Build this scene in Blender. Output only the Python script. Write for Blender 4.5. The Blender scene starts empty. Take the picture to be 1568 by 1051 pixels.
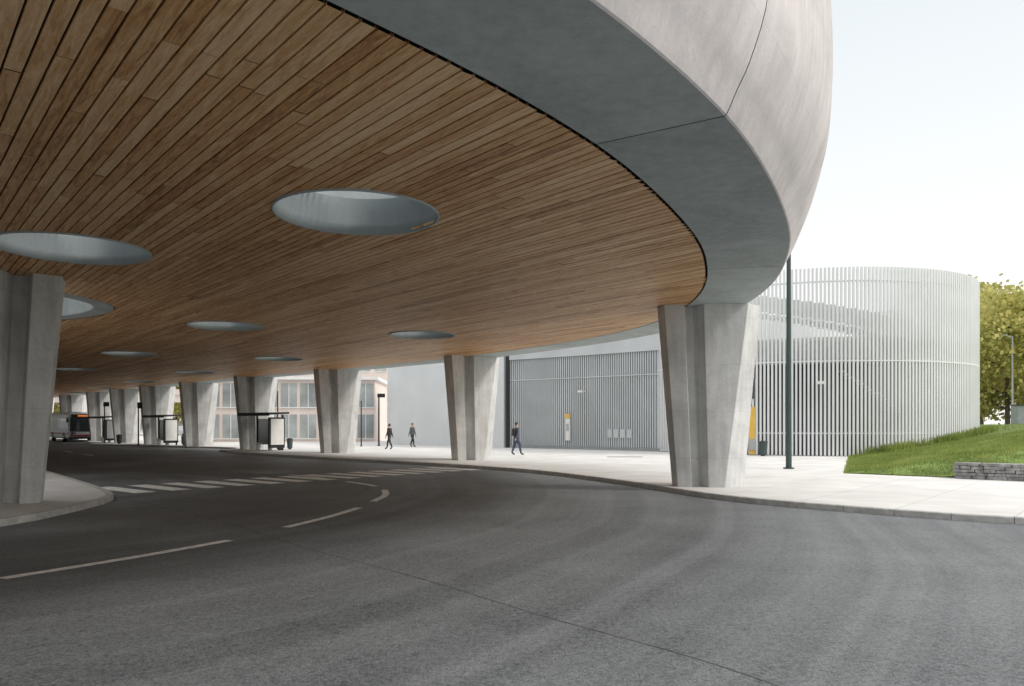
import bpy, bmesh, math, random, bisect
from mathutils import Vector, Matrix
from mathutils.geometry import tessellate_polygon
random.seed(7)
S=bpy.context.scene
COL=S.collection
# ------------------------------------------------------------------ helpers
def mat(name, col, rough=0.7, metal=0.0, var=0.12, scale=3.0, bump=0.0, bscale=40.0, spec=0.4, detail=4):
    m=bpy.data.materials.new(name); m.use_nodes=True
    nt=m.node_tree; b=nt.nodes['Principled BSDF']
    b.inputs['Roughness'].default_value=rough; b.inputs['Metallic'].default_value=metal
    b.inputs['Specular IOR Level'].default_value=spec
    g=nt.nodes.new('ShaderNodeNewGeometry')
    n=nt.nodes.new('ShaderNodeTexNoise'); n.inputs['Scale'].default_value=scale; n.inputs['Detail'].default_value=detail
    nt.links.new(g.outputs['Position'],n.inputs['Vector'])
    r=nt.nodes.new('ShaderNodeValToRGB')
    r.color_ramp.elements[0].position=0.3; r.color_ramp.elements[1].position=0.7
    r.color_ramp.elements[0].color=[c*(1-var) for c in col]+[1]
    r.color_ramp.elements[1].color=[min(1,c*(1+var)) for c in col]+[1]
    nt.links.new(n.outputs['Fac'],r.inputs['Fac']); nt.links.new(r.outputs['Color'],b.inputs['Base Color'])
    if bump>0:
        n2=nt.nodes.new('ShaderNodeTexNoise'); n2.inputs['Scale'].default_value=bscale; n2.inputs['Detail'].default_value=3
        nt.links.new(g.outputs['Position'],n2.inputs['Vector'])
        bp=nt.nodes.new('ShaderNodeBump'); bp.inputs['Strength'].default_value=bump; bp.inputs['Distance'].default_value=0.02
        nt.links.new(n2.outputs['Fac'],bp.inputs['Height']); nt.links.new(bp.outputs['Normal'],b.inputs['Normal'])
    return m
def link(nt,a,b): nt.links.new(a,b)
def mathn(nt,op,a=None,b=None):
    n=nt.nodes.new('ShaderNodeMath'); n.operation=op
    for i,x in enumerate((a,b)):
        if x is None: continue
        if isinstance(x,(int,float)): n.inputs[i].default_value=x
        else: nt.links.new(x,n.inputs[i])
    return n.outputs[0]
def empty(name,loc=(0,0,0)):
    e=bpy.data.objects.new(name,None); e.location=loc; COL.objects.link(e); return e
def obj(name,verts,faces,m=None,parent=None,smooth=False,mats=None,fm=None):
    me=bpy.data.meshes.new(name); me.from_pydata([tuple(v) for v in verts],[],faces); me.update()
    o=bpy.data.objects.new(name,me); COL.objects.link(o)
    for x in (mats or ([m] if m else [])): me.materials.append(x)
    if fm: me.polygons.foreach_set('material_index',fm)
    if smooth: me.polygons.foreach_set('use_smooth',[True]*len(me.polygons))
    if parent: o.parent=parent
    return o
class MB:
    def __init__(s): s.v=[]; s.f=[]; s.m=[]
    def box(s,c,size,rz=0,mi=0,rx=0,ry=0):
        R=Matrix.Rotation(rz,3,'Z')@Matrix.Rotation(ry,3,'Y')@Matrix.Rotation(rx,3,'X'); k=len(s.v); c=Vector(c)
        for z in(-.5,.5):
            for x,y in((-.5,-.5),(.5,-.5),(.5,.5),(-.5,.5)):
                s.v.append(c+R@Vector((x*size[0],y*size[1],z*size[2])))
        for f in((3,2,1,0),(4,5,6,7),(0,1,5,4),(1,2,6,5),(2,3,7,6),(3,0,4,7)):
            s.f.append([k+i for i in f]); s.m.append(mi)
    def cyl(s,p0,p1,r0,r1,n=12,mi=0,caps=True):
        p0=Vector(p0);p1=Vector(p1); d=(p1-p0).normalized()
        a=d.orthogonal().normalized(); b=d.cross(a); k=len(s.v)
        for p,r in((p0,r0),(p1,r1)):
            for i in range(n):
                t=2*math.pi*i/n; s.v.append(p+a*(r*math.cos(t))+b*(r*math.sin(t)))
        for i in range(n):
            j=(i+1)%n; s.f.append([k+i,k+j,k+n+j,k+n+i]); s.m.append(mi)
        if caps:
            s.f.append([k+i for i in range(n)][::-1]); s.m.append(mi)
            s.f.append([k+n+i for i in range(n)]); s.m.append(mi)
    def quad(s,a,b,c,d,mi=0):
        k=len(s.v); s.v+= [Vector(a),Vector(b),Vector(c),Vector(d)]; s.f.append([k,k+1,k+2,k+3]); s.m.append(mi)
    def make(s,name,mats,parent=None,bevel=0,smooth=False):
        o=obj(name,s.v,s.f,parent=parent,mats=mats,fm=s.m,smooth=smooth)
        if bevel>0:
            b=o.modifiers.new('bev','BEVEL'); b.width=bevel; b.segments=2; b.limit_method='ANGLE'
        return o
def catmull(P,n=12,closed=False):
    out=[]; N=len(P)
    rng=range(N) if closed else range(N-1)
    for i in rng:
        if closed: p0,p1,p2,p3=P[(i-1)%N],P[i],P[(i+1)%N],P[(i+2)%N]
        else: p0,p1,p2,p3=P[max(i-1,0)],P[i],P[i+1],P[min(i+2,N-1)]
        p0,p1,p2,p3=map(Vector,(p0,p1,p2,p3))
        for k in range(n):
            t=k/n
            out.append(0.5*((2*p1)+(-p0+p2)*t+(2*p0-5*p1+4*p2-p3)*t*t+(-p0+3*p1-3*p2+p3)*t**3))
    if not closed: out.append(Vector(P[-1]))
    return out
def resample(P,step,closed=False):
    Q=list(P)+([P[0]] if closed else [])
    L=[0]
    for i in range(1,len(Q)): L.append(L[-1]+(Q[i]-Q[i-1]).length)
    n=max(2,int(round(L[-1]/step))); out=[]; j=0
    for k in range(n if closed else n+1):
        s=L[-1]*k/n
        while j<len(Q)-2 and L[j+1]<s: j+=1
        t=(s-L[j])/max(1e-9,(L[j+1]-L[j])); out.append(Q[j].lerp(Q[j+1],min(1,t)))
    return out
def normals(P,closed,right=True):
    N=len(P); out=[]
    for i in range(N):
        a=P[(i-1)%N] if (closed or i>0) else P[i]
        b=P[(i+1)%N] if (closed or i<N-1) else P[i]
        d=(b-a).normalized(); out.append(Vector((d.y,-d.x)) if right else Vector((-d.y,d.x)))
    return out
def smoothpts(P,it,closed=True):
    for _ in range(it):
        N=len(P); P=[(P[(i-1)%N]+P[i]*2+P[(i+1)%N])/4 for i in range(N)]
    return P
# ------------------------------------------------------------------ materials
def m_asphalt():
    m=bpy.data.materials.new('asphalt'); m.use_nodes=True; nt=m.node_tree; b=nt.nodes['Principled BSDF']
    g=nt.nodes.new('ShaderNodeNewGeometry')
    sub=nt.nodes.new('ShaderNodeVectorMath'); sub.operation='SUBTRACT'; sub.inputs[1].default_value=(-17.9,20.8,0); link(nt,g.outputs['Position'],sub.inputs[0])
    ln=nt.nodes.new('ShaderNodeVectorMath'); ln.operation='LENGTH'; link(nt,sub.outputs[0],ln.inputs[0])
    nz=nt.nodes.new('ShaderNodeTexNoise'); nz.inputs['Scale'].default_value=0.08; nz.inputs['Detail'].default_value=1; link(nt,g.outputs['Position'],nz.inputs['Vector'])
    rr=mathn(nt,'ADD',ln.outputs['Value'],mathn(nt,'MULTIPLY',nz.outputs['Fac'],2.5))
    n1=nt.nodes.new('ShaderNodeTexNoise'); n1.noise_dimensions='1D'; n1.inputs['Scale'].default_value=1.5; n1.inputs['Detail'].default_value=5; n1.inputs['Roughness'].default_value=.65
    link(nt,rr,n1.inputs['W'])
    n2=nt.nodes.new('ShaderNodeTexNoise'); n2.inputs['Scale'].default_value=0.3; n2.inputs['Detail'].default_value=9; n2.inputs['Roughness'].default_value=.72; link(nt,g.outputs['Position'],n2.inputs['Vector'])
    n3=nt.nodes.new('ShaderNodeTexNoise'); n3.inputs['Scale'].default_value=14; n3.inputs['Detail'].default_value=6; n3.inputs['Roughness'].default_value=.95; link(nt,g.outputs['Position'],n3.inputs['Vector'])
    vo=nt.nodes.new('ShaderNodeTexVoronoi'); vo.inputs['Scale'].default_value=38; link(nt,g.outputs['Position'],vo.inputs['Vector'])
    s=mathn(nt,'ADD',mathn(nt,'MULTIPLY',n1.outputs['Fac'],0.24),mathn(nt,'MULTIPLY',n2.outputs['Fac'],0.44))
    s=mathn(nt,'ADD',s,mathn(nt,'MULTIPLY',n3.outputs['Fac'],0.86))
    s=mathn(nt,'SUBTRACT',s,mathn(nt,'MULTIPLY',vo.outputs['Distance'],0.22))
    r=nt.nodes.new('ShaderNodeValToRGB'); r.color_ramp.elements[0].position=.46; r.color_ramp.elements[1].position=.87
    r.color_ramp.elements[0].color=(.046,.052,.056,1); r.color_ramp.elements[1].color=(.235,.248,.256,1)
    link(nt,s,r.inputs['Fac']); link(nt,r.outputs['Color'],b.inputs['Base Color'])
    b.inputs['Roughness'].default_value=.60; b.inputs['Specular IOR Level'].default_value=.45
    n4=nt.nodes.new('ShaderNodeTexNoise'); n4.inputs['Scale'].default_value=60; n4.inputs['Detail'].default_value=2; link(nt,g.outputs['Position'],n4.inputs['Vector'])
    bp=nt.nodes.new('ShaderNodeBump'); bp.inputs['Strength'].default_value=.7; bp.inputs['Distance'].default_value=.014
    link(nt,n4.outputs['Fac'],bp.inputs['Height']); link(nt,bp.outputs['Normal'],b.inputs['Normal'])
    return m
AX=Vector((-.64,.768)); NX=Vector((.768,.64))
def m_wood():
    m=bpy.data.materials.new('larch_boards'); m.use_nodes=True; nt=m.node_tree; b=nt.nodes['Principled BSDF']
    g=nt.nodes.new('ShaderNodeNewGeometry'); at=nt.nodes.new('ShaderNodeAttribute'); at.attribute_name='rnd'
    def dot(v):
        d=nt.nodes.new('ShaderNodeVectorMath'); d.operation='DOT_PRODUCT'; d.inputs[1].default_value=v; link(nt,g.outputs['Position'],d.inputs[0]); return d.outputs['Value']
    p=dot((AX.x,AX.y,0)); q=dot((NX.x,NX.y,0))
    cb=nt.nodes.new('ShaderNodeCombineXYZ')
    link(nt,mathn(nt,'MULTIPLY',p,1.1),cb.inputs[0]); link(nt,mathn(nt,'MULTIPLY',q,11.0),cb.inputs[1]); link(nt,mathn(nt,'MULTIPLY',at.outputs['Fac'],77.0),cb.inputs[2])
    n=nt.nodes.new('ShaderNodeTexNoise'); n.inputs['Scale'].default_value=1.0; n.inputs['Detail'].default_value=5; n.inputs['Distortion'].default_value=1.8; link(nt,cb.outputs[0],n.inputs['Vector'])
    w=nt.nodes.new('ShaderNodeTexNoise'); w.inputs['Scale'].default_value=3.5; w.inputs['Detail'].default_value=3;w.inputs['Distortion'].default_value=2.5; link(nt,cb.outputs[0],w.inputs['Vector'])
    big=nt.nodes.new('ShaderNodeTexNoise'); big.inputs['Scale'].default_value=.25; big.inputs['Detail'].default_value=3; link(nt,g.outputs['Position'],big.inputs['Vector'])
    s=mathn(nt,'ADD',mathn(nt,'MULTIPLY',n.outputs['Fac'],.64),mathn(nt,'MULTIPLY',w.outputs['Fac'],.44))
    s=mathn(nt,'ADD',s,mathn(nt,'MULTIPLY',at.outputs['Fac'],.32))
    s=mathn(nt,'ADD',s,mathn(nt,'MULTIPLY',big.outputs['Fac'],.20))
    r=nt.nodes.new('ShaderNodeValToRGB'); e=r.color_ramp.elements
    e[0].position=.52; e[0].color=(.25,.098,.032,1); e[1].position=1.0; e[1].color=(.84,.59,.34,1)
    k=e.new(.75); k.color=(.62,.335,.14,1)
    link(nt,s,r.inputs['Fac']); link(nt,r.outputs['Color'],b.inputs['Base Color'])
    b.inputs['Roughness'].default_value=.5; b.inputs['Specular IOR Level'].default_value=.4
    return m
def m_concrete(name,col,var=.12):
    m=bpy.data.materials.new(name); m.use_nodes=True; nt=m.node_tree; b=nt.nodes['Principled BSDF']
    g=nt.nodes.new('ShaderNodeNewGeometry')
    oi=nt.nodes.new('ShaderNodeObjectInfo')
    n1=nt.nodes.new('ShaderNodeTexNoise'); n1.inputs['Scale'].default_value=.7; n1.inputs['Detail'].default_value=8; n1.inputs['Roughness'].default_value=.66; n1.inputs['Distortion'].default_value=.8; link(nt,g.outputs['Position'],n1.inputs['Vector'])
    mp=nt.nodes.new('ShaderNodeMapping'); mp.inputs['Scale'].default_value=(5,5,.5); link(nt,g.outputs['Position'],mp.inputs['Vector'])
    n2=nt.nodes.new('ShaderNodeTexNoise'); n2.inputs['Scale'].default_value=1.2; n2.inputs['Detail'].default_value=5; link(nt,mp.outputs[0],n2.inputs['Vector'])
    n3=nt.nodes.new('ShaderNodeTexNoise'); n3.inputs['Scale'].default_value=18; n3.inputs['Detail'].default_value=5; n3.inputs['Roughness'].default_value=.75; link(nt,g.outputs['Position'],n3.inputs['Vector'])
    s=mathn(nt,'ADD',mathn(nt,'MULTIPLY',n1.outputs['Fac'],.48),mathn(nt,'MULTIPLY',n2.outputs['Fac'],.27))
    s=mathn(nt,'ADD',s,mathn(nt,'MULTIPLY',n3.outputs['Fac'],.20))
    s=mathn(nt,'ADD',s,mathn(nt,'MULTIPLY',oi.outputs['Random'],.09))
    vo=nt.nodes.new('ShaderNodeTexVoronoi'); vo.inputs['Scale'].default_value=7; link(nt,g.outputs['Position'],vo.inputs['Vector'])
    pk=mathn(nt,'LESS_THAN',vo.outputs['Distance'],.08)
    s=mathn(nt,'SUBTRACT',s,mathn(nt,'MULTIPLY',pk,.14))
    sp=nt.nodes.new('ShaderNodeSeparateXYZ'); link(nt,g.outputs['Position'],sp.inputs[0])
    fr=mathn(nt,'FRACT',mathn(nt,'DIVIDE',mathn(nt,'ADD',sp.outputs['Z'],.37),1.25))
    ln=mathn(nt,'LESS_THAN',fr,.010)
    s=mathn(nt,'SUBTRACT',s,mathn(nt,'MULTIPLY',ln,.07))
    r=nt.nodes.new('ShaderNodeValToRGB'); e=r.color_ramp.elements
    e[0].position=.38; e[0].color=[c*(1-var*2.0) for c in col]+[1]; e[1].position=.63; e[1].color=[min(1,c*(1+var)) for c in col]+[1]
    link(nt,s,r.inputs['Fac']); link(nt,r.outputs['Color'],b.inputs['Base Color'])
    b.inputs['Roughness'].default_value=.8; b.inputs['Specular IOR Level'].default_value=.3
    bp=nt.nodes.new('ShaderNodeBump'); bp.inputs['Strength'].default_value=.35; bp.inputs['Distance'].default_value=.012
    link(nt,n3.outputs['Fac'],bp.inputs['Height']); link(nt,bp.outputs['Normal'],b.inputs['Normal'])
    return m
def m_leaf(name,a,c,ts=.45,sc=1.2):
    m=mat(name,a,rough=.6,var=.0,scale=sc); nt=m.node_tree; b=nt.nodes['Principled BSDF']
    r=[x for x in nt.nodes if x.type=='VALTORGB'][0]; r.color_ramp.elements[0].color=list(a)+[1]; r.color_ramp.elements[1].color=list(c)+[1]
    tr=nt.nodes.new('ShaderNodeBsdfTranslucent'); mx=nt.nodes.new('ShaderNodeMixShader'); mx.inputs[0].default_value=ts
    out=[x for x in nt.nodes if x.type=='OUTPUT_MATERIAL'][0]
    link(nt,r.outputs['Color'],tr.inputs['Color']); link(nt,b.outputs[0],mx.inputs[1]); link(nt,tr.outputs[0],mx.inputs[2]); link(nt,mx.outputs[0],out.inputs['Surface'])
    return m
def m_pave():
    m=mat('pale_paving',(.60,.59,.575),rough=.85,var=.1,scale=.8,bump=.1,bscale=60,detail=8); nt=m.node_tree; b=nt.nodes['Principled BSDF']
    r=[x for x in nt.nodes if x.type=='VALTORGB'][0]; g=[x for x in nt.nodes if x.type=='NEW_GEOMETRY'][0]
    mp=nt.nodes.new('ShaderNodeMapping'); mp.inputs['Rotation'].default_value=(0,0,.70); link(nt,g.outputs['Position'],mp.inputs['Vector'])
    br=nt.nodes.new('ShaderNodeTexBrick'); br.inputs['Scale'].default_value=.5; br.inputs['Mortar Size'].default_value=.006; br.inputs['Color1'].default_value=(1,1,1,1); br.inputs['Color2'].default_value=(.95,.95,.945,1); br.inputs['Mortar'].default_value=(.65,.65,.65,1); br.inputs['Brick Width'].default_value=1.0; br.inputs['Row Height'].default_value=1.0; br.offset=0
    link(nt,mp.outputs[0],br.inputs['Vector'])
    mx=nt.nodes.new('ShaderNodeMix'); mx.data_type='RGBA'; mx.blend_type='MULTIPLY'; mx.inputs[0].default_value=1
    link(nt,r.outputs['Color'],mx.inputs[6]); link(nt,br.outputs['Color'],mx.inputs[7]); link(nt,mx.outputs[2],b.inputs['Base Color'])
    return m
ASPH=m_asphalt(); WOOD=m_wood()
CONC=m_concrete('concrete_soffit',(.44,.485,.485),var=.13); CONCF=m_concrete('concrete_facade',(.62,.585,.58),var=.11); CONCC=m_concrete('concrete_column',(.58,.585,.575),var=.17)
SHAFT=m_concrete('skylight_shaft_paint',(.44,.50,.515),var=.06)
LOUV=mat('louvre_paint',(.25,.28,.29),rough=.6)
DARK=mat('black_gap',(.012,.012,.012),rough=.9)
PAVE=m_pave()
KERB=mat('granite_kerb',(.44,.435,.42),rough=.8,var=.2,scale=6,bump=.2)
PAINT=mat('road_paint',(.78,.77,.74),rough=.7,var=.25,scale=9,detail=8)
TAR=mat('tar_joint',(.095,.10,.10),rough=.9,var=.5,scale=5)
METAL=mat('light_metal_fins',(.74,.755,.76),rough=.5,metal=.05,var=.05,scale=.6)
METAL2=mat('grey_metal_fins',(.53,.56,.57),rough=.5,metal=.05,var=.08,scale=.5)
WALLG=mat('grey_wall',(.27,.295,.30),rough=.6,var=.1)
WALLL=mat('pale_translucent_wall',(.66,.69,.70),rough=.4,var=.05,scale=.4)
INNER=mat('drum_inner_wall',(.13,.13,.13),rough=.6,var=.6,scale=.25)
WHITE=mat('white_panel',(.76,.76,.74),rough=.5,var=.05)
POLE=mat('dark_green_steel',(.05,.075,.075),rough=.45,var=.1)
BLACK=mat('black_steel',(.02,.02,.022),rough=.4,var=.2)
GLASS=mat('dark_glass',(.03,.04,.045),rough=.08,var=.2,spec=.8)
PGLASS=mat('painted_sky_glass',(.34,.37,.37),rough=.12,var=.45,scale=.35,spec=.8)  # pale base colour paints in the reflected sky
YEL=mat('yellow_panel',(.75,.46,.08),rough=.5,var=.08)
RED=mat('red_paint',(.30,.035,.03),rough=.35,var=.05)
GREYP=mat('silver_paint',(.42,.43,.45),rough=.35,var=.06)
BUSW=mat('bus_white_paint',(.60,.62,.64),rough=.3,var=.05)
RUB=mat('rubber',(.02,.02,.02),rough=.85)
PINK=mat('pale_beige_render',(.70,.61,.56),rough=.8,var=.06,scale=.5)
STONE=mat('gabion_stone',(.26,.255,.25),rough=.9,var=.45,scale=5,bump=.5,bscale=20)
EARTH=mat('earth',(.10,.11,.06),rough=.95,var=.3,scale=.3)
TURF=mat('turf',(.12,.175,.04),rough=.9,var=.5,scale=1.0,bump=.4,bscale=20,detail=8)
GRASS=m_leaf('grass_blades',(.14,.21,.04),(.35,.40,.11),.35,.9)
LEAF=m_leaf('spring_leaves',(.28,.31,.08),(.68,.60,.22),.5)
BARK=mat('bark',(.12,.10,.08),rough=.95,var=.3,scale=8,bump=.5)
LIT=bpy.data.materials.new('display'); LIT.use_nodes=True
LIT.node_tree.nodes['Principled BSDF'].inputs['Base Color'].default_value=(.8,.3,.05,1)
LIT.node_tree.nodes['Principled BSDF'].inputs['Emission Color'].default_value=(1,.25,.05,1)
LIT.node_tree.nodes['Principled BSDF'].inputs['Emission Strength'].default_value=.5

ZC=5.0
# ------------------------------------------------------------------ plan curves
outer_ctl=[(-112,92),(-96,64),(-72,36),(-56,18),(-45,5),(-32,-3),(-19,-5),(-9.5,-1.6),(-4.6,2.4),(-1.4,5.8),(-.26,7.07),(.93,8.7),(1.66,9.95),(2.56,11.76),(3.39,13.7),(4.0,15.7),(4.5,17.9),(4.75,20.9),(4.4,24.6),(2.7,28.9),(-1.0,34.6),(-4.3,38.6),(-10.5,45),(-17.6,51.6),(-24.3,58.4),(-30,64),(-35.5,69.6),(-42,76.5),(-51,86),(-64,98),(-82,108),(-102,108)]  # near-left edge, out of view, is pushed outwards to darken the ceiling there
OUT=resample(catmull(outer_ctl,12,True),.5,True); OUT=smoothpts(OUT,3)
ON=normals(OUT,True,True)
inner_ctl=[(-10.75,19.9),(-11.1,21.4),(-12.6,22.9),(-15,23.9),(-20,24.8),(-24,25.2),(-27.5,24),(-28.5,20.5),(-26,17),(-20,15.8),(-15,15.8),(-12.4,16.9),(-11.2,18.3)]
INN=resample(catmull(inner_ctl,8,True),.35,True)
holes=[(-2.35,11.65,1.22),(-8.0,14.0,1.28)]
for k in range(7): holes.append((-3.2-8.15*k,27.4+9.9*k,1.15))
for k in range(7): holes.append((-9.3-8.0*k,24.9+9.8*k,1.15))
for k in range(3): holes.append((-16-8.0*k,10.5-1.5*k,1.15))
HP=[]
for (x,y,r) in holes: HP.append([Vector((x+r*math.cos(2*math.pi*i/64),y+r*math.sin(2*math.pi*i/64))) for i in range(64)])

canopy=empty('bus_station_canopy')
wood_polys=[[p-n*.05 for p,n in zip(OUT,ON)]]
INo=normals(INN,True,True)
ic=Vector((-20,20)); 
if (INN[0]-ic).dot(INo[0])<0: INo=[-n for n in INo]
wood_polys.append([p+n*.05 for p,n in zip(INN,INo)])
wood_polys+=[[Vector((x+(r+.025)*math.cos(2*math.pi*i/64),y+(r+.025)*math.sin(2*math.pi*i/64))) for i in range(64)] for x,y,r in holes]
LP=[[(p.dot(AX),p.dot(NX)) for p in P] for P in wood_polys]
def scan(q):
    xs=[]
    for P in LP:
        for i in range(len(P)):
            a=P[i];b=P[(i+1)%len(P)]
            if (a[1]<=q)!=(b[1]<=q): xs.append(a[0]+(q-a[1])/(b[1]-a[1])*(b[0]-a[0]))
    xs.sort(); return xs
qmin=min(p[1] for p in LP[0]);qmax=max(p[1] for p in LP[0])
pitch=.16; gap=.022; bv=[];bf=[];rn=[]
def W(p,q,z): v=AX*p+NX*q; return (v.x,v.y,z)
q=qmin+.01; rs=random.Random(3)
while q<qmax-pitch:
    qa,qb=q,q+pitch-gap; A=scan(qa);B=scan(qb)
    if len(A)!=len(B): M=scan((qa+qb)/2); A=B=M
    rowr=rs.random()
    for i in range(0,len(A)-1,2):
        a0,a1,b0,b1=A[i],A[i+1],B[i],B[i+1]
        if abs(a0-b0)>3 or abs(a1-b1)>3: 
            a0=b0=max(a0,b0); a1=b1=min(a1,b1)
        if min(a1,b1)-max(a0,b0)<.05: continue
        cuts=[None]; s=max(a0,b0)+rs.uniform(.6,4.2)
        while s<min(a1,b1)-.3: cuts.append(s); s+=4.2+rs.choice([0,0,-1.4])
        cuts.append(None)
        for k in range(len(cuts)-1):
            pa0=a0 if cuts[k] is None else cuts[k]+.005; pb0=b0 if cuts[k] is None else cuts[k]+.005
            pa1=a1 if cuts[k+1] is None else cuts[k+1]-.005; pb1=b1 if cuts[k+1] is None else cuts[k+1]-.005
            z=ZC-.004+rs.uniform(-.003,.003); n=len(bv)
            bv+=[W(pa0,qa,z),W(pa1,qa,z),W(pb1,qb,z),W(pb0,qb,z),W(pa0,qa,z+.03),W(pa1,qa,z+.03),W(pb1,qb,z+.03),W(pb0,qb,z+.03)]
            bf+=[[n,n+3,n+2,n+1],[n,n+1,n+5,n+4],[n+2,n+3,n+7,n+6]]
            r=.7*rs.random()+.3*rowr
            rn+=[r]*3
    q+=pitch
wood=obj('timber_board_ceiling',bv,bf,WOOD,canopy)
at=wood.data.attributes.new('rnd','FLOAT','FACE'); at.data.foreach_set('value',rn)
def slab(name,loops,z,m,parent,thick=0):
    L3=[[Vector((p.x,p.y,0)) for p in l] for l in loops]; tri=tessellate_polygon(L3)
    fl=[p for l in loops for p in l]; V=[(p.x,p.y,z) for p in fl]
    F=[list(t) for t in tri]
    F2=[]
    for f in F:
        a,b,c=[fl[i] for i in f]
        if (b-a).cross(c-a)<0: f=f[::-1]
        F2.append(f)
    if thick:
        n=len(V); V+=[(p.x,p.y,z-thick) for p in fl]; o=0
        for l in loops:
            for i in range(len(l)):
                j=(i+1)%len(l); F2.append([o+i,n+o+i,n+o+j,o+j])
            o+=len(l)
    return obj(name,V,F2,m,parent)
slab('ceiling_backing_slab',[[p+n*1.3 for p,n in zip(OUT,ON)],[p-n*.5 for p,n in zip(INN,INo)]]+HP,ZC+.09,DARK,canopy)
for (x,y,r) in holes:
    mb=MB(); N=64
    allp=[(r+.02,ZC+.12),(r+.02,ZC-.03),(r,ZC-.03),(r*.985,ZC+.15),(r*.93,ZC+.55)]
    V=[];F=[]
    for (rr,z) in allp:
        for i in range(N): t=2*math.pi*i/N; V.append((x+rr*math.cos(t),y+rr*math.sin(t),z))
    for k in range(len(allp)-1):
        for i in range(N):
            j=(i+1)%N; F.append([k*N+i,k*N+j,(k+1)*N+j,(k+1)*N+i])
    obj('skylight_shaft',V,F,SHAFT,canopy,smooth=True)
    for k in range(-8,9):
        o=k*.125; h=math.sqrt(max(.01,(r*.97)**2-o*o)); mb.box((x+NX.x*o,y+NX.y*o,ZC+.72),(2*h,.03,.16),rz=math.atan2(AX.y,AX.x)+.5)
    mb.make('skylight_louvres',[LOUV],canopy)
    V=[];F=[]
    for (rr,z) in [(r*.93,ZC+.55),(r*1.0,ZC+.56),(r*1.0,ZC+.85),(r*1.1,ZC+.85),(r*1.1,ZC+.05)]:
        for i in range(N): t=2*math.pi*i/N; V.append((x+rr*math.cos(t),y+rr*math.sin(t),z))
    for k in range(4):
        for i in range(N):
            j=(i+1)%N; F.append([k*N+i,k*N+j,(k+1)*N+j,(k+1)*N+i])
    obj('skylight_upstand',V,F,LOUV,canopy,smooth=True)
# ---- concrete rim
soff=[(0,5.10),(0,5.0),(.5,5.0),(1.0,5.0),(1.48,5.0)]
fac=[(1.5,5.015),(1.64,5.25),(1.80,5.5),(2.03,6.0),(2.13,6.5),(2.16,7.2),(2.14,8.0),(2.08,9.0),(2.0,10.2)]
prof=soff+[(p.x,p.y) for p in catmull(fac,3)]+[(1.75,10.2),(1.70,9.0)]
LEN=[0]
NO=len(OUT)
for i in range(NO): LEN.append(LEN[-1]+(OUT[(i+1)%NO]-OUT[i]).length)
def at_s(s):
    s%=LEN[-1]
    i=min(NO-1,bisect.bisect_right(LEN,s)-1); t=(s-LEN[i])/(LEN[i+1]-LEN[i])
    return OUT[i].lerp(OUT[(i+1)%NO],t), ON[i].lerp(ON[(i+1)%NO],t).normalized()
s0=min(range(NO),key=lambda i:(OUT[i]-Vector((.93,8.7))).length); s0=LEN[s0]
nseg=int(round(LEN[-1]/7.75)); seg=LEN[-1]/nseg
for k in range(nseg):
    V=[];F=[];fm=[];ns=24
    for i in range(ns+1):
        f=i/ns; p,n=at_s(s0+k*seg+.009+f*(seg-.018))
        for (d,z) in prof:
            gz=max(0,min(1,(z-5.05)/2.2))
            tri=1-abs(2*f-1)
            w_=max(0,min(1,(z-5.05)/3.5)); e1=max(0,(1-tri)-w_*.55)
            dd=d-((.20*gz*(1-tri)+.10*gz*min(1,e1*3)) if d>1.49 else 0)
            V.append((p.x+n.x*dd,p.y+n.y*dd,z))
    m=len(prof)
    for i in range(ns):
        for j in range(m-1):
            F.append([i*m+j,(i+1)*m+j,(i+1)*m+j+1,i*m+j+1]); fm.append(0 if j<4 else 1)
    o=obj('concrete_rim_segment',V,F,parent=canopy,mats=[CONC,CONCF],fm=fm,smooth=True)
    o.data.set_sharp_from_angle(angle=math.radians(6.5))
V=[];F=[]; pr2=[(-.02,5.06),(1.40,5.04),(1.46,5.06),(1.50,5.5),(1.56,6.1),(1.60,6.5),(1.60,10)]
for p,n in zip(OUT,ON):
    for d,z in pr2: V.append((p.x+n.x*d,p.y+n.y*d,z))
m=len(pr2)
for i in range(NO):
    j=(i+1)%NO
    for a in range(m-1): F.append([i*m+a,j*m+a,j*m+a+1,i*m+a+1])
obj('rim_joint_lining',V,F,DARK,canopy)
V=[];F=[];pr3=[(0,5.12),(0,5.0),(.45,5.0),(.5,5.02),(.7,5.6),(.75,7.2),(.5,7.2)]
for p,n in zip(INN,INo):
    for d,z in pr3: V.append((p.x-n.x*d,p.y-n.y*d,z))
m=len(pr3);NI=len(INN)
for i in range(NI):
    j=(i+1)%NI
    for a in range(m-1): F.append([i*m+a,j*m+a,j*m+a+1,i*m+a+1])
obj('inner_opening_rim',V,F,CONC,canopy)
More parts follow.
